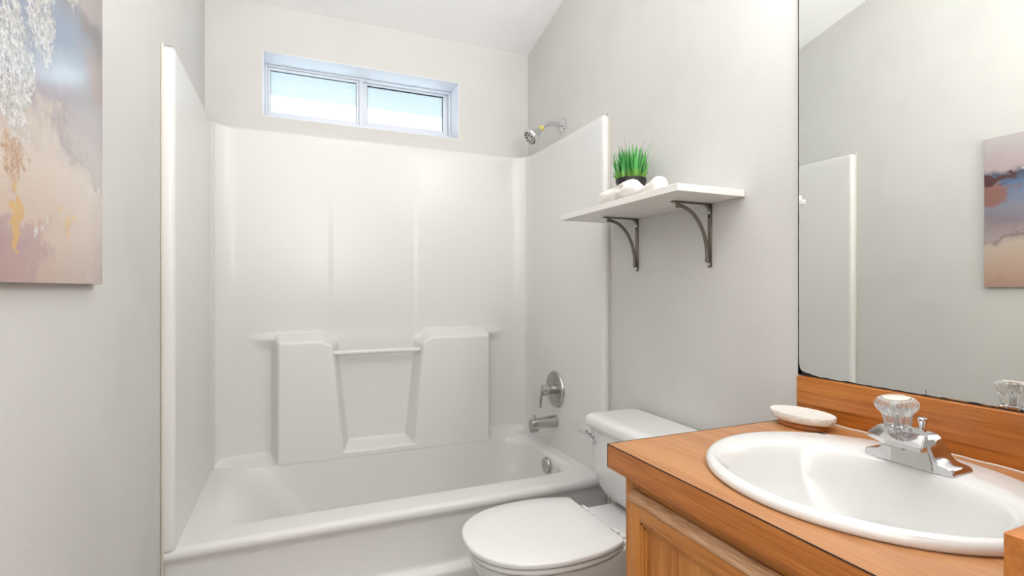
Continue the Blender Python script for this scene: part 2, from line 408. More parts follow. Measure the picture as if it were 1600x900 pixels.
def bulge(x, z):
    f = sstep(0.45, 0.85, (z - 0.40) / 0.5)
    # recess edges slope inwards towards the bottom
    q = max(0.0, min(1.0, (0.90 - z) / 0.50))
    lx1 = 0.168 + 0.052 * q; rx0 = 0.556 - 0.048 * q
    def topz(x, xc): return 0.935 - 0.030 * sstep(0.055, 0.0, abs(x - xc))          # rounded inner shoulders
    tl = 1 - sstep(topz(x, lx1) - 0.030, topz(x, lx1) + 0.014, z)
    trr = 1 - sstep(topz(x, rx0) - 0.030, topz(x, rx0) + 0.014, z)
    # ledges taper away beyond the blocks to the walls
    L = box_mask(x, -0.078, lx1, 0.018, 0.020) * tl
    Rr = box_mask(x, rx0, 0.915, 0.020, 0.018) * trr
    low = (1 - sstep(0.405, 0.440, z)) * box_mask(x, -0.078, 0.915, 0.012, 0.012)
    deck = 0.75 * (1 - sstep(RIM - 0.005, RIM + 0.045, z)) ** 2
    ends = 0.30 * (sstep(-0.19, -0.09, x) * (1 - sstep(-0.09, -0.06, x)) + sstep(0.90, 0.93, x) * (1 - sstep(0.93, 1.02, x))) * (1 - sstep(0.920, 0.945, z)) * sstep(0.86, 0.925, z)
    d = max(L, Rr, low, deck, ends) * D
    inset = 0.003 * box_mask(x, 0.155, 0.550, 0.014, 0.014) * sstep(0.90, 0.96, z) * (1 - sstep(1.66, 1.74, z))
    return d - inset + 0.006
nz = 150
zsamp = sorted(set([RIM - 0.002] + [RIM + (0.98 - RIM) * i / 110 for i in range(111)] + [0.98 + (TOP - 0.012 - 0.98) * i / 30 for i in range(31)]))
b = MB(); rings = []
for z in zsamp:
    ring = []
    for (x, y, nx, ny) in path:
        d = 0
        if ny < -0.5 and y > 2.3: d = bulge(x, z) * sstep(0.5, 1.0, -ny) - 0.006
        ring.append((x + nx * d, y + ny * d, z))
    rings.append(ring)
def back(p, f, z):
    x, y, nx, ny = p; return (x - nx * f, y - ny * f, z)
rings.append([back(p, 0.004, TOP - 0.003) for p in path])
rings.append([(x - nx * 0.010, y - ny * 0.010, TOP) for (x, y, nx, ny) in path])
last = []
for (x, y, nx, ny) in path:
    if ny < -0.9 and y > 2.3: last.append((x, YB - 0.001, TOP + 0.002))
    else: last.append((max(XL + 0.001, min(XR - 0.001, x - nx * 0.03)), min(YB - 0.001, y - ny * 0.03) if y > 2.3 else y, TOP + 0.002))
rings.append(last)
b.loft(rings, False, False, closed=False)
b.build('shower_wall', M['acrylic'], unit, angle=60, recalc=True)
# tub: outer deck to the basin
b = MB()
def tr(i, z, r=0.10, l=0.0, rr=0.0, f=0.0): return rrect(-0.250 + i + l, 1.085 - i - rr, 1.868 + i + f, 2.414 - 0.5 * max(0, i - 0.026), r, z)
rings = [rrect(UX0 - 0.004, UX1 + 0.004, 1.7755, UYB + 0.002, 0.004, RIM),
         tr(-0.022, RIM, 0.11, -0.02), tr(-0.006, RIM - 0.0015), tr(0.006, RIM - 0.007, 0.11, 0.02), tr(0.014, RIM - 0.017, 0.12, 0.04), tr(0.018, RIM - 0.034, 0.12, 0.065), tr(0.021, RIM - 0.07, 0.12, 0.095),
         tr(0.026, 0.25, 0.12, 0.14, 0.012, 0.006), tr(0.034, 0.15, 0.11, 0.20, 0.03, 0.014), tr(0.05, 0.10, 0.10, 0.23, 0.05, 0.02), tr(0.09, 0.075, 0.09, 0.25, 0.07, 0.02),
         tr(0.16, 0.07, 0.06, 0.25, 0.1, 0.0)]
b.loft(rings, False, True)
tub = b.build('tub_basin', M['acrylic'], unit, angle=50)
b = MB(); prof = [(1.722, 0.001), (1.722, 0.150), (1.726, 0.160), (1.752, 0.172), (1.758, 0.19), (1.762, 0.325), (1.758, 0.342), (1.747, 0.354), (1.744, 0.362), (1.745, 0.373), (1.751, 0.382), (1.759, 0.3855), (1.766, RIM), (1.7755, RIM)]
rings = []
for x in [XL + 0.001] + [XL + 0.001 + (XR - XL - 0.002) * i / 40 for i in range(1, 40)] + [XR - 0.001]:
    rings.append([(x, y, z) for y, z in prof])
b.loft(rings, False, False, closed=False); b.build('apron', M['acrylic'], unit, angle=60)
# bar across the recess
b = MB(); pts = [(0.158 + 0.398 * i / 20, 2.436, 0.852) for i in range(21)]
b.tube(pts, 0.0115, 16); b.build('grab_bar', M['acrylic'], unit)
b = MB(); b.tube([(1.0, 2.14, 0.071), (1.0, 2.14, 0.075)], [0.03, 0.027], 24); b.build('drain', M['chrome'], unit)
for x in (XL + 0.0008, XR - 0.0068):
    MB().box(x, x + 0.006, UY0 - 0.003, UY0 + 0.012, 0.001, TOP + 0.004, 0.002).build('caulk_line', M['caulk'], unit)

# ------------------------------------------------------------------ shower fittings
def fil(pts, n=10):
    """Catmull-Rom through points"""
    P = [Vector(p) for p in pts]; P = [P[0] * 2 - P[1]] + P + [P[-1] * 2 - P[-2]]; out_ = []
    for i in range(1, len(P) - 2):
        for k_ in range(n):
            t_ = k_ / n; a, b_, c_, d_ = P[i - 1:i + 3]
            out_.append(0.5 * ((2 * b_) + (c_ - a) * t_ + (2 * a - 5 * b_ + 4 * c_ - d_) * t_ ** 2 + (3 * b_ - a - 3 * c_ + d_) * t_ ** 3))
    out_.append(P[-2]); return out_
sh = thing('overhead_shower', 'chrome shower head on a bent arm high on the right wall above the surround', 'shower head', (XR, 2.137, 1.915))
MB().lathe([(0.032, 0), (0.031, 0.006), (0.024, 0.012), (0.012, 0.016)], (XR, 2.137, 1.915), (-1, 0, 0), 36).build('flange', M['chrome'], sh)
arm = fil([(XR - 0.002, 2.137, 1.915), (1.135, 2.137, 1.917), (1.100, 2.137, 1.916), (1.072, 2.137, 1.902), (1.053, 2.137, 1.884)], 8)
MB().tube(arm, 0.0105, 18).build('shower_arm', M['chrome'], sh)
ax = Vector((-0.74, -0.02, -0.67)).normalized(); hb = Vector((1.054, 2.137, 1.886))
MB().lathe([(0.0125, -0.010), (0.0132, -0.006), (0.0132, 0.006), (0.012, 0.010)], hb, ax, 24).build('thread_tape', M['tape'], sh)
hd = MB().lathe([(0.012, 0.008), (0.015, 0.012), (0.016, 0.022), (0.019, 0.030), (0.026, 0.040), (0.037, 0.052), (0.043, 0.060), (0.044, 0.068), (0.042, 0.073), (0.038, 0.074)], hb, ax, 40).build('head', M['chrome'], sh)
nf = MB().lathe([(0.0375, 0.0705), (0.036, 0.0765), (0.020, 0.078), (0.001, 0.0785)], hb, ax, 36).build('spray_face', M['nickel'], hd)
b = MB(); u = ax.orthogonal().normalized(); w = ax.cross(u)
for rr, n_ in ((0.028, 12), (0.016, 7)):
    for i in range(n_):
        a = 2 * PI * i / n_
        b.lathe([(0.0032, 0.0755), (0.003, 0.080), (0.001, 0.0805)], hb + (u * math.cos(a) + w * math.sin(a)) * rr, ax, 10)
b.build('nozzles', M['dark'], hd)

VP = Vector((UX1 - 0.0005, 2.150, 0.668))
vl = thing('shower_valve', 'round brushed nickel shower valve with lever above the tub spout', 'valve', VP)
MB().lathe([(0.086, 0.0), (0.086, 0.004), (0.082, 0.010), (0.074, 0.012), (0.070, 0.009), (0.040, 0.013), (0.027, 0.014)], VP, (-1, 0, 0), 56).build('escutcheon', M['nickel'], vl)
MB().lathe([(0.021, 0.010), (0.021, 0.028), (0.0245, 0.030), (0.0245, 0.036), (0.021, 0.038), (0.024, 0.041), (0.026, 0.062), (0.024, 0.070), (0.016, 0.074)], VP, (-1, 0, 0), 36).build('valve_hub', M['nickel'], vl)
b = MB(); pts = fil([VP + Vector((-0.056, 0.0, 0.006)), VP + Vector((-0.070, 0.004, -0.012)), VP + Vector((-0.076, 0.008, -0.040)), VP + Vector((-0.076, 0.010, -0.082))], 6)
b.tube(pts, [0.018 - 0.008 * min(1, i / 12) for i in range(len(pts))], 16, True, (1, 0.55)); b.build('lever', M['nickel'], vl)

SP = Vector((UX1 - 0.0005, 2.150, 0.516))
ts = thing('tub_spout', 'brushed nickel tub spout with diverter knob below the shower valve', 'spout', SP)
b = MB()
rings = []
for (dx, ry, zt, zb, e) in ((0, 0.028, 0.030, -0.030, 2.2), (0.012, 0.027, 0.029, -0.028, 2.4), (0.05, 0.026, 0.025, -0.024, 3), (0.09, 0.025, 0.021, -0.024, 3.4), (0.122, 0.024, 0.018, -0.030, 4), (0.130, 0.022, 0.015, -0.030, 4), (0.133, 0.018, 0.010, -0.028, 4)):
    ring = []
    for i in range(32):
        a = 2 * PI * i / 32; c_, s_ = math.cos(a), math.sin(a)
        ring.append((SP.x - dx, SP.y + ry * math.copysign(abs(c_) ** (2 / e), c_), SP.z + (zt + zb) / 2 + (zt - zb) / 2 * math.copysign(abs(s_) ** (2 / e), s_)))
    rings.append(ring)
b.loft(rings); b.build('spout_body', M['nickel'], ts)
MB().box(SP.x - 0.130, SP.x - 0.098, SP.y - 0.019, SP.y + 0.019, SP.z - 0.040, SP.z - 0.026, 0.004).build('spout_mouth', M['nickel'], ts)
MB().lathe([(0.004, 0), (0.004, 0.012), (0.0075, 0.014), (0.0075, 0.020), (0.004, 0.022)], (SP.x - 0.112, SP.y, SP.z + 0.017), (0, 0, 1), 16).build('diverter_knob', M['nickel'], ts)
OV = Vector((1.0560, 2.085, 0.340))
b = MB(); b.lathe([(0.036, 0.0), (0.036, 0.003), (0.034, 0.007), (0.026, 0.009), (0.001, 0.0095)], OV, (-1, 0, 0.05), 40)
of = thing('overflow_plate', 'small round brushed nickel overflow plate just above the tub rim', 'overflow plate', OV)
b.build('plate', M['nickel'], of)
MB().lathe([(0.004, 0.009), (0.004, 0.011), (0.001, 0.0115)], OV + Vector((0, -0.0, -0.012)), (-1, 0, 0.05), 14).build('screw', M['chrome'], of)

# ------------------------------------------------------------------ toilet
TY = 1.362
to = thing('toilet', 'white two-piece toilet with closed lid between the tub and the vanity', 'toilet', (0.85, TY, 0))
b = MB()
def trr(x0, x1, hw, r, z): return rrect(x0, x1, TY - hw, TY + hw, r, z, 8)
b.loft([trr(1.045, 1.135, 0.105, 0.04, 0.408), trr(1.01, 1.142, 0.145, 0.055, 0.413), trr(0.985, 1.148, 0.172, 0.06, 0.432), trr(0.972, 1.150, 0.188, 0.05, 0.462),
        trr(0.964, 1.152, 0.197, 0.040, 0.51), trr(0.958, 1.154, 0.203, 0.034, 0.60), trr(0.955, 1.155, 0.206, 0.030, 0.664)])
b.build('tank', M['china'], to, angle=50)
b = MB()
b.loft([trr(0.950, 1.158, 0.210, 0.030, 0.661), trr(0.944, 1.160, 0.216, 0.030, 0.664), trr(0.942, 1.160, 0.218, 0.030, 0.672), trr(0.943, 1.160, 0.217, 0.030, 0.690),
        trr(0.950, 1.159, 0.211, 0.028, 0.700), trr(0.962, 1.156, 0.199, 0.022, 0.7045), trr(0.985, 1.14, 0.176, 0.02, 0.7055)])
b.build('tank_lid', M['china'], to, angle=60)
# egg outlines
def egg(xf, xb, hw, z, n=72, flat=None, e=2.25):
    """front at xf (-X), back at xb; widest a little behind the middle; flat cuts the back straight"""
    cx = xf + (xb - xf) * 0.50; out_ = []
    for i in range(n):
        a = 2 * PI * i / n; c_, s_ = math.cos(a), math.sin(a)
        x = cx + ((xb - cx) if c_ > 0 else (cx - xf)) * math.copysign(abs(c_) ** (2 / e), c_)
        y = hw * math.copysign(abs(s_) ** (2 / e), s_) * (1 - 0.03 * c_)
        if flat is not None and x > flat: x = flat
        out_.append((x, TY + y, z))
    return out_
b = MB()
b.loft([egg(0.62, 1.02, 0.115, 0.001), egg(0.62, 1.02, 0.115, 0.03), egg(0.64, 1.01, 0.098, 0.06), egg(0.62, 1.0, 0.098, 0.14), egg(0.56, 1.0, 0.125, 0.22), egg(0.495, 0.98, 0.160, 0.30),
        egg(0.462, 0.96, 0.178, 0.36), egg(0.455, 0.95, 0.183, 0.385), egg(0.455, 0.95, 0.183, 0.395), egg(0.465, 0.94, 0.174, 0.399)])
b.loft([trr(0.84, 1.10, 0.10, 0.05, 0.20), trr(0.83, 1.13, 0.115, 0.06, 0.30), trr(0.82, 1.150, 0.125, 0.05, 0.365), trr(0.82, 1.152, 0.128, 0.04, 0.395), trr(0.83, 1.148, 0.122, 0.03, 0.4055)])
b.build('bowl', M['china'], to, angle=50)
def slab(xf, xb, hw, z0, z1, flat, rr):
    b = MB()
    def E(i, z): return egg(xf + i, xb - i, hw - i, z, flat=flat - i)
    b.loft([E(rr, z0), E(rr * 0.3, z0 + rr * 0.3), E(0, z0 + rr), E(0, z1 - rr), E(rr * 0.3, z1 - rr * 0.3), E(rr, z1), E(0.06, z1 + 0.003)])
    return b
slab(0.446, 0.94, 0.192, 0.4005, 0.417, 0.872, 0.006).build('seat', M['seat'], to, angle=60)
slab(0.438, 0.95, 0.197, 0.420, 0.437, 0.858, 0.005).build('seat_lid', M['seat'], to, angle=60)
for s in (-1, 1):
    b = MB(); b.box(0.862, 0.905, TY + s * 0.085 - 0.022, TY + s * 0.085 + 0.022, 0.404, 0.414, 0.004, 2); b.box(0.868, 0.880, TY + s * 0.085 - 0.019, TY + s * 0.085 + 0.019, 0.413, 0.430, 0.005, 2)
    b.build('hinge', M['seat'], to)
MB().tube([(0.86, TY - 0.17, 0.411), (0.868, TY - 0.186, 0.409)], 0.004, 10).build('seat_bumper', M['rubber'], to)
# flush lever at the far front corner of the tank
fl = MB(); fl.lathe([(0.014, 0), (0.014, 0.006), (0.009, 0.009), (0.008, 0.016)], (0.957, 1.530, 0.632), (-1, 0, 0), 24)
pts = fil([(0.940, 1.552, 0.639), (0.936, 1.532, 0.636), (0.934, 1.505, 0.630), (0.935, 1.484, 0.622)], 6)
fl.tube(pts, [0.006 + 0.0085 * (i / (len(pts) - 1)) for i in range(len(pts))], 14, True, (0.55, 1.0))
fl.tube([(0.942, 1.55, 0.639), (0.938, 1.572, 0.638), (0.936, 1.59, 0.636)], [0.008, 0.008, 0.004], 12)
fl.build('flush_lever', M['chrome'], to)
b = MB(); b.box(0.9535, 0.960, 1.253, 1.285, 0.500, 0.526, 0.003); b.build('tank_bolt_cap', M['china'], to)

# ------------------------------------------------------------------ wall shelf with two brackets
sf = thing('wall_shelf', 'white wall shelf on two curved metal brackets above the toilet', 'shelf', (XR, 1.394, 1.40))
MB().box(0.930, XR - 0.001, 1.072, 1.718, 1.401, 1.421, 0.0012, 1).build('shelf_board', M['shelf'], sf)
def bracket(y):
    b = MB(); hw = 0.0085
    b.box(XR - 0.0045, XR - 0.0005, y - hw, y + hw, 1.207, 1.4005, 0.0015, 1)             # wall plate
    b.box(1.024, XR - 0.004, y - hw, y + hw, 1.3965, 1.4005, 0.0015, 1)                    # arm
    # filleted inner corner
    rings = []
    for i in range(9):
        a = PI / 2 * i / 8; cx, cz, r = XR - 0.028, 1.373, 0.024
        ix, iz = cx + r * math.cos(a) * 0.98, cz + r * math.sin(a) * 0.98
        rings.append([(ix, y - hw * 0.7, iz), (ix, y + hw * 0.7, iz), (cx + r * 1.15 * math.cos(a), y + hw * 0.7, cz + r * 1.1 * math.sin(a)), (cx + r * 1.15 * math.cos(a), y - hw * 0.7, cz + r * 1.1 * math.sin(a))])
    b.loft(rings)
    pts = [];                                                                              # brace: quarter ellipse
    for i in range(25):
        a = PI / 2 * i / 24
        pts.append((1.046 + 0.112 * math.sin(a), y, 1.238 + 0.150 * math.cos(a)))
    pts.append((1.158, y, 1.228))
    b.tube(pts, 0.0055, 12, True, (1, 1))
    b.box(1.040, 1.053, y - 0.006, y + 0.006, 1.382, 1.398, 0.002, 1)                      # brace foot under the arm
    b.lathe([(0.002, -0.007), (0.007, -0.004), (0.008, 0.0), (0.007, 0.004), (0.002, 0.007)], (1.160, y, 1.228), (0, 0, 1), 16)
    b.box(1.158, XR - 0.003, y - 0.005, y + 0.005, 1.222, 1.236, 0.001, 1)
    o = b.build('bracket', M['pewter'], sf, angle=40)
    for z in (1.375, 1.216):
        MB().lathe([(0.0042, 0), (0.0042, 0.0012), (0.001, 0.0018)], (XR - 0.0045, y, z), (-1, 0, 0), 14).build('screw', M['chrome'], o)
    MB().lathe([(0.004, 0), (0.004, 0.0008)], (XR - 0.0045, y, 1.362), (-1, 0, 0), 12).build('screw_hole', M['dark'], o)
bracket(1.204); bracket(1.566)
# potted grass
PP = Vector((1.075, 1.474, 1.421))
pl = thing('potted_grass', 'bushy green grass plant in a small black pot on the white wall shelf', 'plant', PP)
MB().lathe([(0.040, 0.0), (0.043, 0.002), (0.050, 0.088), (0.0525, 0.090), (0.0525, 0.101), (0.0495, 0.101), (0.048, 0.093)], PP, (0, 0, 1), 48).build('pot', M['pot'], pl)
MB().lathe([(0.0475, 0.086), (0.047, 0.090), (0.02, 0.096), (0.001, 0.097)], PP, (0, 0, 1), 28).build('soil', M['soil'], pl)
b = MB()
def blade(base, az, lean, h, w, curl):
    d = Vector((math.cos(az), math.sin(az), 0)); sd = Vector((-math.sin(az), math.cos(az), 0))
    rot = random.uniform(-0.9, 0.9); sd = (sd * math.cos(rot) + d * math.sin(rot)).normalized()
    n = 6; L = []; 
    for i in range(n + 1):
        t_ = i / n; c_ = base + Vector((0, 0, h * t_)) + d * (lean * t_ + curl * t_ * t_)
        ww = w * (1 - t_ ** 2.2) * (0.75 + 0.5 * min(1, t_ * 3)) + 0.0002
        L.append((c_ - sd * ww, c_ + d * ww * 0.25, c_ + sd * ww))
    for a, c_ in zip(L, L[1:]):
        b.poly([a[0], a[1], c_[1], c_[0]], [(0, 1, 2, 3)]); b.poly([a[1], a[2], c_[2], c_[1]], [(0, 1, 2, 3)])
for i in range(170):
    r_ = 0.046 * math.sqrt(random.random()); az = random.uniform(0, 2 * PI)
    base = PP + Vector((r_ * math.cos(az), r_ * math.sin(az), 0.090))
    h = random.uniform(0.085, 0.135) * (1 - 0.25 * (r_ / 0.046) ** 2)
    blade(base, az + random.uniform(-0.6, 0.6), random.uniform(0.0, 0.018) + r_ * 0.18, h, random.uniform(0.0026, 0.0048), random.uniform(-0.004, 0.012))
for i in range(26):                                         # short curled tufts at the base
    az = random.uniform(0, 2 * PI); base = PP + Vector((0.044 * math.cos(az), 0.044 * math.sin(az), 0.094))
    blade(base, az, 0.012, random.uniform(0.02, 0.035), 0.003, 0.008)
for i in range(16):                                         # thin stray blades
    az = random.uniform(0, 2 * PI); base = PP + Vector((0.03 * math.cos(az), 0.03 * math.sin(az), 0.09))
    blade(base, az, 0.02, random.uniform(0.11, 0.145), 0.0009, 0.03)
bmesh.ops.remove_doubles(b.bm, verts=list(b.bm.verts), dist=1e-6)
fo = b.build('foliage', M['grass'], pl, recalc=False, angle=80)
# rumpled white cloth in front of the plant: a folded loose roll with a loop and a bunched end
b = MB(); n1, n2 = 90, 28; rings = []
for i in range(n1):
    t_ = i / (n1 - 1); y = 1.505 - 0.325 * t_
    h = 0.053 + 0.005 * math.exp(-((t_ - 0.42) / 0.14) ** 2) - 0.006 * math.exp(-((t_ - 0.24) / 0.06) ** 2) - 0.017 * math.exp(-((t_ - 0.76) / 0.10) ** 2) - 0.014 * sstep(0.6, 0.9, t_) + 0.008 * math.exp(-((t_ - 0.94) / 0.05) ** 2)
    e_ = min(1, (1 - abs(2 * t_ - 1)) * 9) ** 0.5
    h *= max(0.12, e_); wd = (0.026 + 0.006 * math.sin(t_ * 9) ** 2) * max(0.2, e_)
    cx = 0.972 + 0.006 * math.sin(t_ * 7 + 1); ring = []
    for j in range(n2):
        a = 2 * PI * j / n2; c_, s_ = math.cos(a), math.sin(a)
        x = cx + wd * c_; z = 1.421 + max(0.0008, h * (0.5 + 0.5 * s_))
        if s_ > -0.5:
            q = noise.noise(Vector((x * 30, y * 16 + z * 26, 3.1))); q2 = noise.noise(Vector((y * 40, z * 55, 9.0)))
            z += (0.012 * q + 0.006 * q2) * e_ * (0.5 + 0.5 * s_); x += (0.008 * q + 0.004 * q2) * e_ * abs(c_)
            z -= 0.010 * math.exp(-((t_ - 0.46) / 0.07) ** 2 - ((s_ - 0.25) / 0.25) ** 2) * 0
            x += 0.016 * math.exp(-((t_ - 0.45) / 0.08) ** 2) * math.exp(-((s_ - 0.35) / 0.22) ** 2) * (1 if c_ < 0 else 0)
        ring.append((min(1.018, max(0.934, x)), y, max(1.4215, z)))
    rings.append(ring)
b.loft(rings)
o = b.build('face_cloth', M['cloth'], loc=(0.985, 1.36, 1.421), angle=180)
tag(o, 'rumpled white face cloth lying along the front of the shelf before the grass pot', 'cloth')

# ------------------------------------------------------------------ vanity cabinet
CX0, CY1, CY0, CTOP = 0.588, 0.885, 0.222, 0.825       # counter front, far end, near end, top
KX = 0.612; KY = 0.857                                  # cabinet front and far side
va = thing('vanity_cabinet', 'oak vanity cabinet with worn framed door beneath the sink', 'cabinet', (0.89, 0.55, 0))
b = MB()
b.box(KX + 0.0185, XR - 0.001, KY - 0.014, KY, 0.0, 0.775); b.box(KX + 0.0185, XR - 0.001, 0.226, 0.240, 0.0, 0.775)
b.box(XR - 0.012, XR - 0.002, 0.241, KY - 0.015, 0.0, 0.775); b.box(KX + 0.06, XR - 0.013, 0.241, KY - 0.015, 0.085, 0.100); b.box(KX + 0.06, KX + 0.075, 0.241, KY - 0.015, 0.001, 0.084)
b.build('carcass', M['oak_v'], va, smooth=False)
for y0, y1, z0, z1 in ((KY - 0.045, KY, 0.10, 0.777), (0.226, 0.265, 0.10, 0.777)):
    MB().box(KX, KX + 0.018, y0, y1, z0, z1, 0.0015, 1).build('face_stile', M['oak_v'], va)
for z0, z1 in ((0.734, 0.777), (0.10, 0.14)):
    MB().box(KX + 0.0002, KX + 0.018, 0.266, KY - 0.046, z0, z1, 0.001, 1).build('face_rail', M['oak_h'], va)
def prism_profile_y(b, prof, y0, y1, m0=0, m1=0):
    """profile of (x, z) swept along Y, ends mitred by m*(distance from the outer edge)"""
    zr = max(z for x, z in prof)
    b.loft([[(x, y0 + m0 * (zr - z), z) for x, z in prof], [(x, y1 - m1 * (zr - z), z) for x, z in prof]])
def door(y0, y1):
    x0, x1, z0, z1, w = KX - 0.020, KX - 0.0005, 0.130, 0.752, 0.036
    d = MB().box(x0 + 0.014, x1 - 0.001, y0 + 0.004, y1 - 0.004, z0 + 0.004, z1 - 0.020).build('door', M['oak_v'], va, loc=((x0 + x1) / 2, (y0 + y1) / 2, z0), smooth=False)
    for a_, c_ in ((y0, y0 + w), (y1 - w, y1)):
        MB().box(x0 + 0.003, x1, a_, c_, z0, z1 - 0.018, 0.0025, 2).build('door_stile', M['oak_v'], d)
    for a_, c_ in ((z1 - w - 0.012, z1 - 0.018), (z0, z0 + w)):
        MB().box(x0 + 0.0025, x1, y0 + w, y1 - w, a_, c_, 0.0015, 2).build('door_rail', M['oak_h'], d)
    # finger-pull bevel along the top, its finish worn away
    b = MB(); prism_profile_y(b, [(x0 + 0.0015, z1 - 0.019), (x0, z1 - 0.017), (x0 + 0.0005, z1 - 0.013), (x0 + 0.013, z1 + 0.0005), (x1, z1 + 0.0005), (x1, z1 - 0.019)], y0 + 0.0005, y1 - 0.0005)
    b.build('worn_top_edge', M['oak_worn'], d)
    b = MB()
    for i_, (ins, xx) in enumerate(((0.0, x0 + 0.006), (0.006, x0 + 0.010))):
        frame2 = ((y0 + w + ins, y0 + w + ins + 0.006), (y1 - w - ins - 0.006, y1 - w - ins))
        for (a_, c_) in frame2: b.box(xx, x1 - 0.001, a_, c_, z0 + w, z1 - w - 0.012, 0.0012, 1)
        b.box(xx, x1 - 0.001, y0 + w + ins, y1 - w - ins, z1 - w - ins - 0.018, z1 - w - ins - 0.012, 0.0012, 1); b.box(xx, x1 - 0.001, y0 + w + ins, y1 - w - ins, z0 + w + ins, z0 + w + ins + 0.006, 0.0012, 1)
    b.build('moulding', M['oak_v'], d)
    return d
door(0.258, 0.826)

# ------------------------------------------------------------------ countertop, backsplash, side splash
ct = thing('countertop', 'woodgrain laminate countertop with matching backsplash along the mirror wall', 'countertop', (0.88, 0.55, CTOP - 0.048))
SX, SY, SRX, SRY = 0.854, 0.550, 0.228, 0.246
b = MB(); n_ = 96
hole = sell(SX, SY, SRX - 0.016, SRY - 0.016, CTOP, n_)
def edge_pt(p):
    dx, dy = p[0] - SX, p[1] - SY
    t_ = min([(CX0 - SX) / dx if dx < 0 else 1e9, (XR - 0.001 - SX) / dx if dx > 0 else 1e9, (CY0 + 0.001 - SY) / dy if dy < 0 else 1e9, (CY1 - SY) / dy if dy > 0 else 1e9])
    return (SX + dx * t_, SY + dy * t_, CTOP)
outer = [edge_pt(p) for p in hole]
for cxy in ((CX0, CY0 + 0.001), (CX0, CY1), (XR - 0.001, CY0 + 0.001), (XR - 0.001, CY1)):
    i = min(range(n_), key=lambda q: (outer[q][0] - cxy[0]) ** 2 + (outer[q][1] - cxy[1]) ** 2); outer[i] = (cxy[0], cxy[1], CTOP)
lo = lambda r, z: [(x, y, z) for x, y, _ in r]
b.loft([outer, lo(outer, CTOP - 0.048), lo(hole, CTOP - 0.048), lo(hole, CTOP - 0.001)], False, False)
slab_o = b.build('slab', M['laminate'], ct, smooth=False)
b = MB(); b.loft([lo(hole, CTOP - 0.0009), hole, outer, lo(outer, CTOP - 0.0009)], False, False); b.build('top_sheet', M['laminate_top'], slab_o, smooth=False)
b = MB(); b.box(CX0 - 0.0006, CX0 + 0.001, CY0 + 0.002, CY1 + 0.0006, CTOP - 0.0012, CTOP + 0.0004); b.box(CX0, XR - 0.003, CY1 - 0.001, CY1 + 0.0006, CTOP - 0.0012, CTOP + 0.0004)
b.box(CX0 - 0.0006, CX0 + 0.001, CY1 - 0.0008, CY1 + 0.0006, CTOP - 0.048, CTOP)
b.build('laminate_seam', M['seam'], ct, smooth=False)
BX = 1.151
MB().box(BX, XR - 0.001, CY0 + 0.022, CY1 + 0.012, CTOP + 0.0005, CTOP + 0.100, 0.0012, 1).build('backsplash', M['laminate'], ct)
MB().box(CX0 - 0.009, XR - 0.001, CY0 + 0.001, 0.248, CTOP + 0.0005, CTOP + 0.100, 0.0012, 1).build('side_splash', M['laminate_x'], ct)
b = MB(); b.tube([(BX - 0.001, CY0 + 0.024 + 0.64 * i / 40, CTOP + 0.001 + 0.0006 * math.sin(i * 1.7)) for i in range(41)], 0.0019, 8); b.build('caulk_bead', M['white_caulk'], ct)

# ------------------------------------------------------------------ sink
si = thing('sink', 'white oval drop-in sink set in the woodgrain counter', 'sink', (SX, SY, CTOP))
BXc, BYc = 0.808, 0.540
def bowl(rx, ry, z, cx=BXc, e=2.25): return sell(cx, BYc, rx, ry, z, 128, e)
def orim(i, z): return sell(SX, SY, SRX - i, SRY - i, z, 128)
b = MB()
b.loft([orim(0.004, CTOP + 0.0003), orim(0.0005, CTOP + 0.003), orim(0, CTOP + 0.008), orim(0.002, CTOP + 0.013), orim(0.007, CTOP + 0.0165), orim(0.014, CTOP + 0.018),
        [tuple((a * 0.5 + c_ * 0.5) for a, c_ in zip(p, q)) for p, q in zip(orim(0.014, CTOP + 0.018), bowl(0.162, 0.208, CTOP + 0.016))],
        bowl(0.162, 0.208, CTOP + 0.015), bowl(0.155, 0.200, CTOP + 0.012), bowl(0.150, 0.194, CTOP + 0.005), bowl(0.146, 0.189, CTOP - 0.006), bowl(0.138, 0.178, CTOP - 0.04),
        bowl(0.124, 0.158, CTOP - 0.08, BXc + 0.004), bowl(0.100, 0.125, CTOP - 0.115, BXc + 0.008), bowl(0.066, 0.080, CTOP - 0.135, BXc + 0.012, 2), bowl(0.022, 0.022, CTOP - 0.142, BXc + 0.016, 2)], False, True)
b.build('basin', M['china'], si, angle=80)
MB().lathe([(0.024, 0), (0.024, 0.003), (0.019, 0.004), (0.017, 0.002), (0.001, 0.003)], (BXc + 0.016, BYc, CTOP - 0.142), (0, 0, 1), 32).build('drain', M['chrome'], si)
# chipped enamel spot on the far rim
b = MB(); cp = Vector((1.001, 0.725, CTOP + 0.0186))
rg = [cp + Vector((math.cos(a) * 0.0035 * random.uniform(0.6, 1.3), math.sin(a) * 0.010 * random.uniform(0.5, 1.2), random.uniform(-0.0001, 0.0002))) for a in [2 * PI * i / 12 for i in range(12)]]
b.loft([[p - Vector((0, 0, 0.001)) for p in rg], rg]); b.build('rim_chip', M['dark'], si)['label'] = 'small dark chip in the rim'

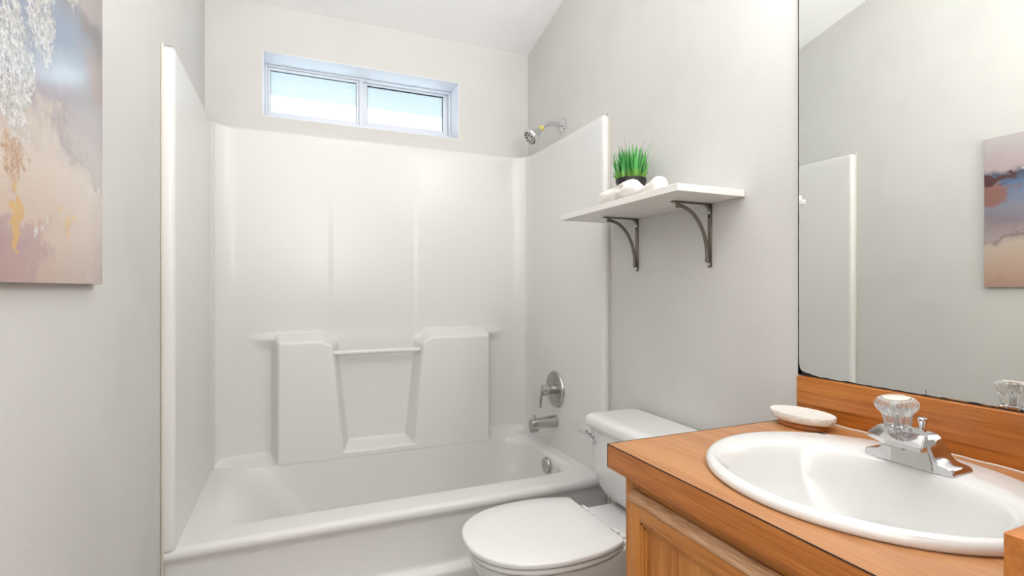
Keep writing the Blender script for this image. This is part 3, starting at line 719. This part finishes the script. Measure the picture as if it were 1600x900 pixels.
# ------------------------------------------------------------------ faucet
FZ = CTOP + 0.0175; FX0, FX1, FY = 0.963, 1.020, 0.543
fa = thing('faucet', 'chrome single-knob faucet with clear fluted handle at the back of the sink', 'faucet', (1.0, FY, FZ))
b = MB(); prof = []                                     # bell outline across Y: wings sweep up into the body
ctrl = [(-0.0705, 0.002), (-0.066, 0.009), (-0.050, 0.013), (-0.042, 0.020), (-0.036, 0.034), (-0.029, 0.046), (-0.018, 0.052), (0.018, 0.052), (0.029, 0.046), (0.036, 0.034), (0.042, 0.020), (0.050, 0.013), (0.066, 0.009), (0.0705, 0.002)]
cur = fil([(0, y, z) for y, z in ctrl], 4); prof = [(p.y, p.z) for p in cur]
def cross(x, g, zs=1.0):
    top = [(x, FY + y * g, FZ + max(0.001, z * zs)) for y, z in prof]
    return top + [(x, FY + 0.0705 * g, FZ - 0.003), (x, FY - 0.0705 * g, FZ - 0.003)]
b.loft([cross(FX0, 0.97, 0.90), cross(FX0 + 0.003, 1.0, 1.0), cross(FX0 + 0.02, 1.0, 1.02), cross(FX1 - 0.012, 1.0, 1.0), cross(FX1 - 0.002, 0.98, 0.8), cross(FX1, 0.95, 0.6)])
b.build('faucet_base', M['chrome'], fa, angle=28)
# recessed front face below the spout
b = MB(); fp = [(-0.040, -0.001), (-0.038, 0.012), (-0.034, 0.026), (-0.027, 0.038), (-0.016, 0.044), (0.022, 0.046), (0.022, -0.001)]
cur = fil([(0, y, z) for y, z in fp[:5]], 5); fp2 = [(p.y, p.z) for p in cur] + fp[5:]
b.loft([[(FX0 - 0.003, FY + y, FZ + z) for y, z in fp2], [(FX0 + 0.004, FY + y, FZ + z) for y, z in fp2]])
o = b.build('front_plate', M['nickel'], fa, angle=28)
MB().lathe([(0.003, 0), (0.003, 0.0006)], (FX0 - 0.003, FY - 0.004, FZ + 0.033), (-1, 0, 0), 14).build('set_screw_hole', M['dark'], o)
# broad faceted spout
b = MB()
def sp_ring(x, hw, z0, z1, ch, sh=0.0):
    return [(x, FY - hw + sh, z0), (x, FY - hw + ch * 0.2 + sh, z1), (x, FY + hw - ch * 0.2 - sh, z1), (x, FY + hw - sh, z0)]
low_o = [(0.918, 0.495), (0.918, 0.550), (0.943, 0.595), (0.998, 0.584), (0.998, 0.528), (0.935, 0.495)]
top_o = [(0.942, 0.503), (0.942, 0.552), (0.956, 0.584), (0.996, 0.582), (0.996, 0.534), (0.947, 0.501)]
def orz(o_, z, ins=0.0): return [(x + (0.96 - x) * ins, y + (0.543 - y) * ins, z) for x, y in o_]
b.loft([orz(low_o, 0.878, 0.12), orz(low_o, 0.879), orz(low_o, 0.8865), orz(top_o, 0.9005), orz(top_o, 0.9015, 0.2)])
bmesh.ops.bevel(b.bm, geom=[e for e in b.bm.edges if abs(e.verts[0].co.z - e.verts[1].co.z) > 0.006], offset=0.0012, segments=2, affect='EDGES')
b.build('spout', M['chrome'], fa, angle=22)
MB().box(0.924, 0.950, 0.527, 0.560, 0.873, 0.8815, 0.002).build('aerator', M['nickel'], fa)
KP = Vector((0.976, FY + 0.020, 0.9005))
KS = 1.2
MB().lathe([(0.020, 0), (0.020, 0.004), (0.016, 0.007)], KP - Vector((0, 0, 0.003)), (0, 0, 1), 32).build('handle_collar', M['chrome'], fa)
kp = [(0.0195, 0.002), (0.0205, 0.005), (0.0212, 0.010), (0.0222, 0.016), (0.025, 0.021), (0.0300, 0.0255), (0.0328, 0.030), (0.0322, 0.035), (0.028, 0.0395), (0.0235, 0.0415), (0.0215, 0.041), (0.0205, 0.039)]
fw = [1, 1, 1, 1, 0.9, 0.8, 0.6, 0.3, 0.05, 0, 0, 0]
kp = [(a_, h_ * KS) for a_, h_ in kp]
hn = MB().lathe(kp, KP, (-0.10, 0, 1), 144, 22, 0.14, lambda q: fw[q]).build('handle', M['crystal'], fa, angle=50)
MB().lathe([(0.0200, 0.0470), (0.0200, 0.0505), (0.0175, 0.0518), (0.001, 0.0522)], KP, (-0.10, 0, 1), 40).build('handle_button', M['cap'], hn)
MB().lathe([(0.008, 0.004), (0.008, 0.041), (0.012, 0.0462), (0.001, 0.0465)], KP, (-0.10, 0, 1), 20).build('handle_stem', M['chrome'], hn)
RP = Vector((1.034, 0.556, FZ))
rd = MB(); rd.tube([RP + Vector((-0.02, 0, 0)), RP + Vector((-0.008, 0, 0.03)), RP + Vector((0, 0, 0.052))], 0.0028, 10)
rd.lathe([(0.004, 0.046), (0.0045, 0.052), (0.0075, 0.062), (0.0075, 0.066), (0.006, 0.068)], RP, (0, 0, 1), 20); rd.build('lift_rod', M['chrome'], fa)

# ------------------------------------------------------------------ soap dish
DP = Vector((1.078, 0.826, CTOP))
sd = thing('soap_dish', 'white textured oval soap dish on a small wooden foot at the counter corner', 'soap dish', DP)
b = MB()
def ov(rx, ry, z): return sell(DP.x, DP.y, rx, ry, DP.z + z, 64)
b.loft([ov(0.036, 0.056, 0.0005), ov(0.038, 0.058, 0.003), ov(0.035, 0.055, 0.010), ov(0.034, 0.053, 0.0135)]); b.build('wooden_foot', M['dish_wood'], sd)
b = MB()
b.loft([ov(0.036, 0.056, 0.0138), ov(0.0455, 0.069, 0.0145), ov(0.049, 0.0735, 0.018), ov(0.0505, 0.0755, 0.029), ov(0.0495, 0.0745, 0.032), ov(0.047, 0.072, 0.0318), ov(0.042, 0.064, 0.0285), ov(0.02, 0.03, 0.0275)]); b.build('dish', M['dish'], sd, angle=60)

# ------------------------------------------------------------------ mirror
MY0, MY1, MZ0, MZ1 = CY0 + 0.012, 0.903, CTOP + 0.1015, 1.98
mi = thing('wall_mirror', 'large frameless wall mirror standing on the backsplash, blackened along its edges', 'mirror', (XR, 0.56, MZ0))
MB().box(XR - 0.006, XR - 0.0005, MY0, MY1, MZ0, MZ1).build('mirror_glass', M['mirror'], mi, smooth=False)
b = MB(); X = XR - 0.0063; th = 0.0004
def strip(pts_a, pts_b):
    L = [[(X, *p) for p in pts_a], [(X, *p) for p in pts_b]]
    n = len(pts_a); v0 = [b.bm.verts.new(p) for p in L[0]]; v1 = [b.bm.verts.new(p) for p in L[1]]
    q0 = [b.bm.verts.new((p[0] + th, p[1], p[2])) for p in L[0]]; q1 = [b.bm.verts.new((p[0] + th, p[1], p[2])) for p in L[1]]
    for i in range(n - 1):
        b.face([v0[i], v0[i + 1], v1[i + 1], v1[i]]); b.face([q0[i], q1[i], q1[i + 1], q0[i + 1]])
        b.face([v0[i], q0[i], q0[i + 1], v0[i + 1]]); b.face([v1[i], v1[i + 1], q1[i + 1], q1[i]])
n_ = 160; A = []; B = []
for i in range(n_ + 1):                                    # along the bottom
    y = MY1 - (MY1 - MY0) * i / n_; s_ = (MY1 - y)
    h = 0.0012 + 0.0032 * max(0, noise.noise(Vector((y * 38, 0, 1)))) + 0.0016 * max(0, noise.noise(Vector((y * 130, 4, 1)))) + 0.013 * math.exp(-(s_ / 0.016) ** 2) + 0.004 * math.exp(-((s_ - 0.03) / 0.02) ** 2)
    A.append((y, MZ0)); B.append((y, MZ0 + h))
strip(A, B)
A = []; B = []
for i in range(n_ + 1):                                    # up the far side
    z = MZ0 + (MZ1 - MZ0) * i / n_; s_ = z - MZ0
    h = 0.0018 + 0.0016 * max(0, noise.noise(Vector((z * 30, 7, 1)))) + 0.008 * math.exp(-(s_ / 0.02) ** 2)
    A.append((MY1, z)); B.append((MY1 - h, z))
strip(A, B)
b.box(X, X + th, 0.6195, 0.6203, MZ0 + 0.002, MZ0 + 0.012)
b.build('tarnished_edge', M['dark'], mi, smooth=False)
MB().box(XR - 0.010, XR - 0.0005, 0.884, 0.8975, 1.351, 1.363, 0.0015, 1).build('mirror_clip', mat('white clip', rgb(232, 232, 232), 0.4), mi)

# ------------------------------------------------------------------ added lamps to light the room (all unseen, out of the frame)
def emit(name, strength, col):
    m = bpy.data.materials.new(name); m.use_nodes = True; p = m.node_tree.nodes['Principled BSDF']
    p.inputs['Base Color'].default_value = (0.9, 0.9, 0.9, 1); p.inputs['Emission Color'].default_value = col; p.inputs['Emission Strength'].default_value = strength
    return m
vb = thing('added_vanity_light', 'added light source shaped as a bar with three white globes above the mirror', 'lamp', (XR, 0.55, 2.12))
MB().box(XR - 0.03, XR - 0.0005, 0.27, 0.83, 2.07, 2.17, 0.006).build('back_plate', M['chrome'], vb)
eg = emit('frosted globe', GLOBE_L, (1.0, 0.985, 0.97, 1))
for y in (0.35, 0.55, 0.75):
    MB().lathe([(0.06 * math.sin(PI * i / 20), -0.06 * math.cos(PI * i / 20)) for i in range(21)], (XR - 0.10, y, 2.12), (-1, 0, 0), 32).build('globe', eg, vb)
    MB().lathe([(0.025, 0.0), (0.025, 0.05)], (XR - 0.029, y, 2.12), (-1, 0, 0), 24).build('socket', M['chrome'], vb)
DC = Vector((0.40, 1.30, zc(1.30) - 0.001))
dm = thing('added_ceiling_light', 'added light source shaped as a round white ceiling dome', 'lamp', DC)
up = Vector((0, -SL, -1)).normalized()
MB().lathe([(0.19, -0.01), (0.19, 0.02), (0.18, 0.025)], DC, up, 48).build('rim', M['white_trim'], dm)
MB().lathe([(0.178, 0.022), (0.165, 0.05), (0.12, 0.078), (0.06, 0.092), (0.001, 0.096)], DC, up, 48).build('dome', emit('frosted dome', DOME_L, (1.0, 0.99, 0.98, 1)), dm)

FP = Vector((0.30, -0.75, 0.0))
fl_ = thing('added_uplight', 'added fill light shaped as a white uplighter floor lamp', 'lamp', FP)
MB().lathe([(0.13, 0.0005), (0.13, 0.018), (0.02, 0.026)], FP, (0, 0, 1), 40).build('base', M['white_trim'], fl_)
MB().tube([FP + Vector((0, 0, 0.02)), FP + Vector((0, 0, 0.7)), FP + Vector((0, 0, 1.275))], 0.011, 16).build('pole', M['white_trim'], fl_)
ha = Vector((0, math.sin(0.1), math.cos(0.1))); hc = FP + Vector((0, 0, 1.32))
MB().lathe([(0.02, -0.05), (0.10, -0.03), (0.18, 0.01), (0.20, 0.05), (0.195, 0.05), (0.175, 0.015), (0.10, -0.02), (0.001, -0.025)], hc, ha, 48).build('bowl_shade', M['white_trim'], fl_)
up_o.parent = fl_; up_o.location = Vector((0, 0, 1.32)) + ha * 0.052
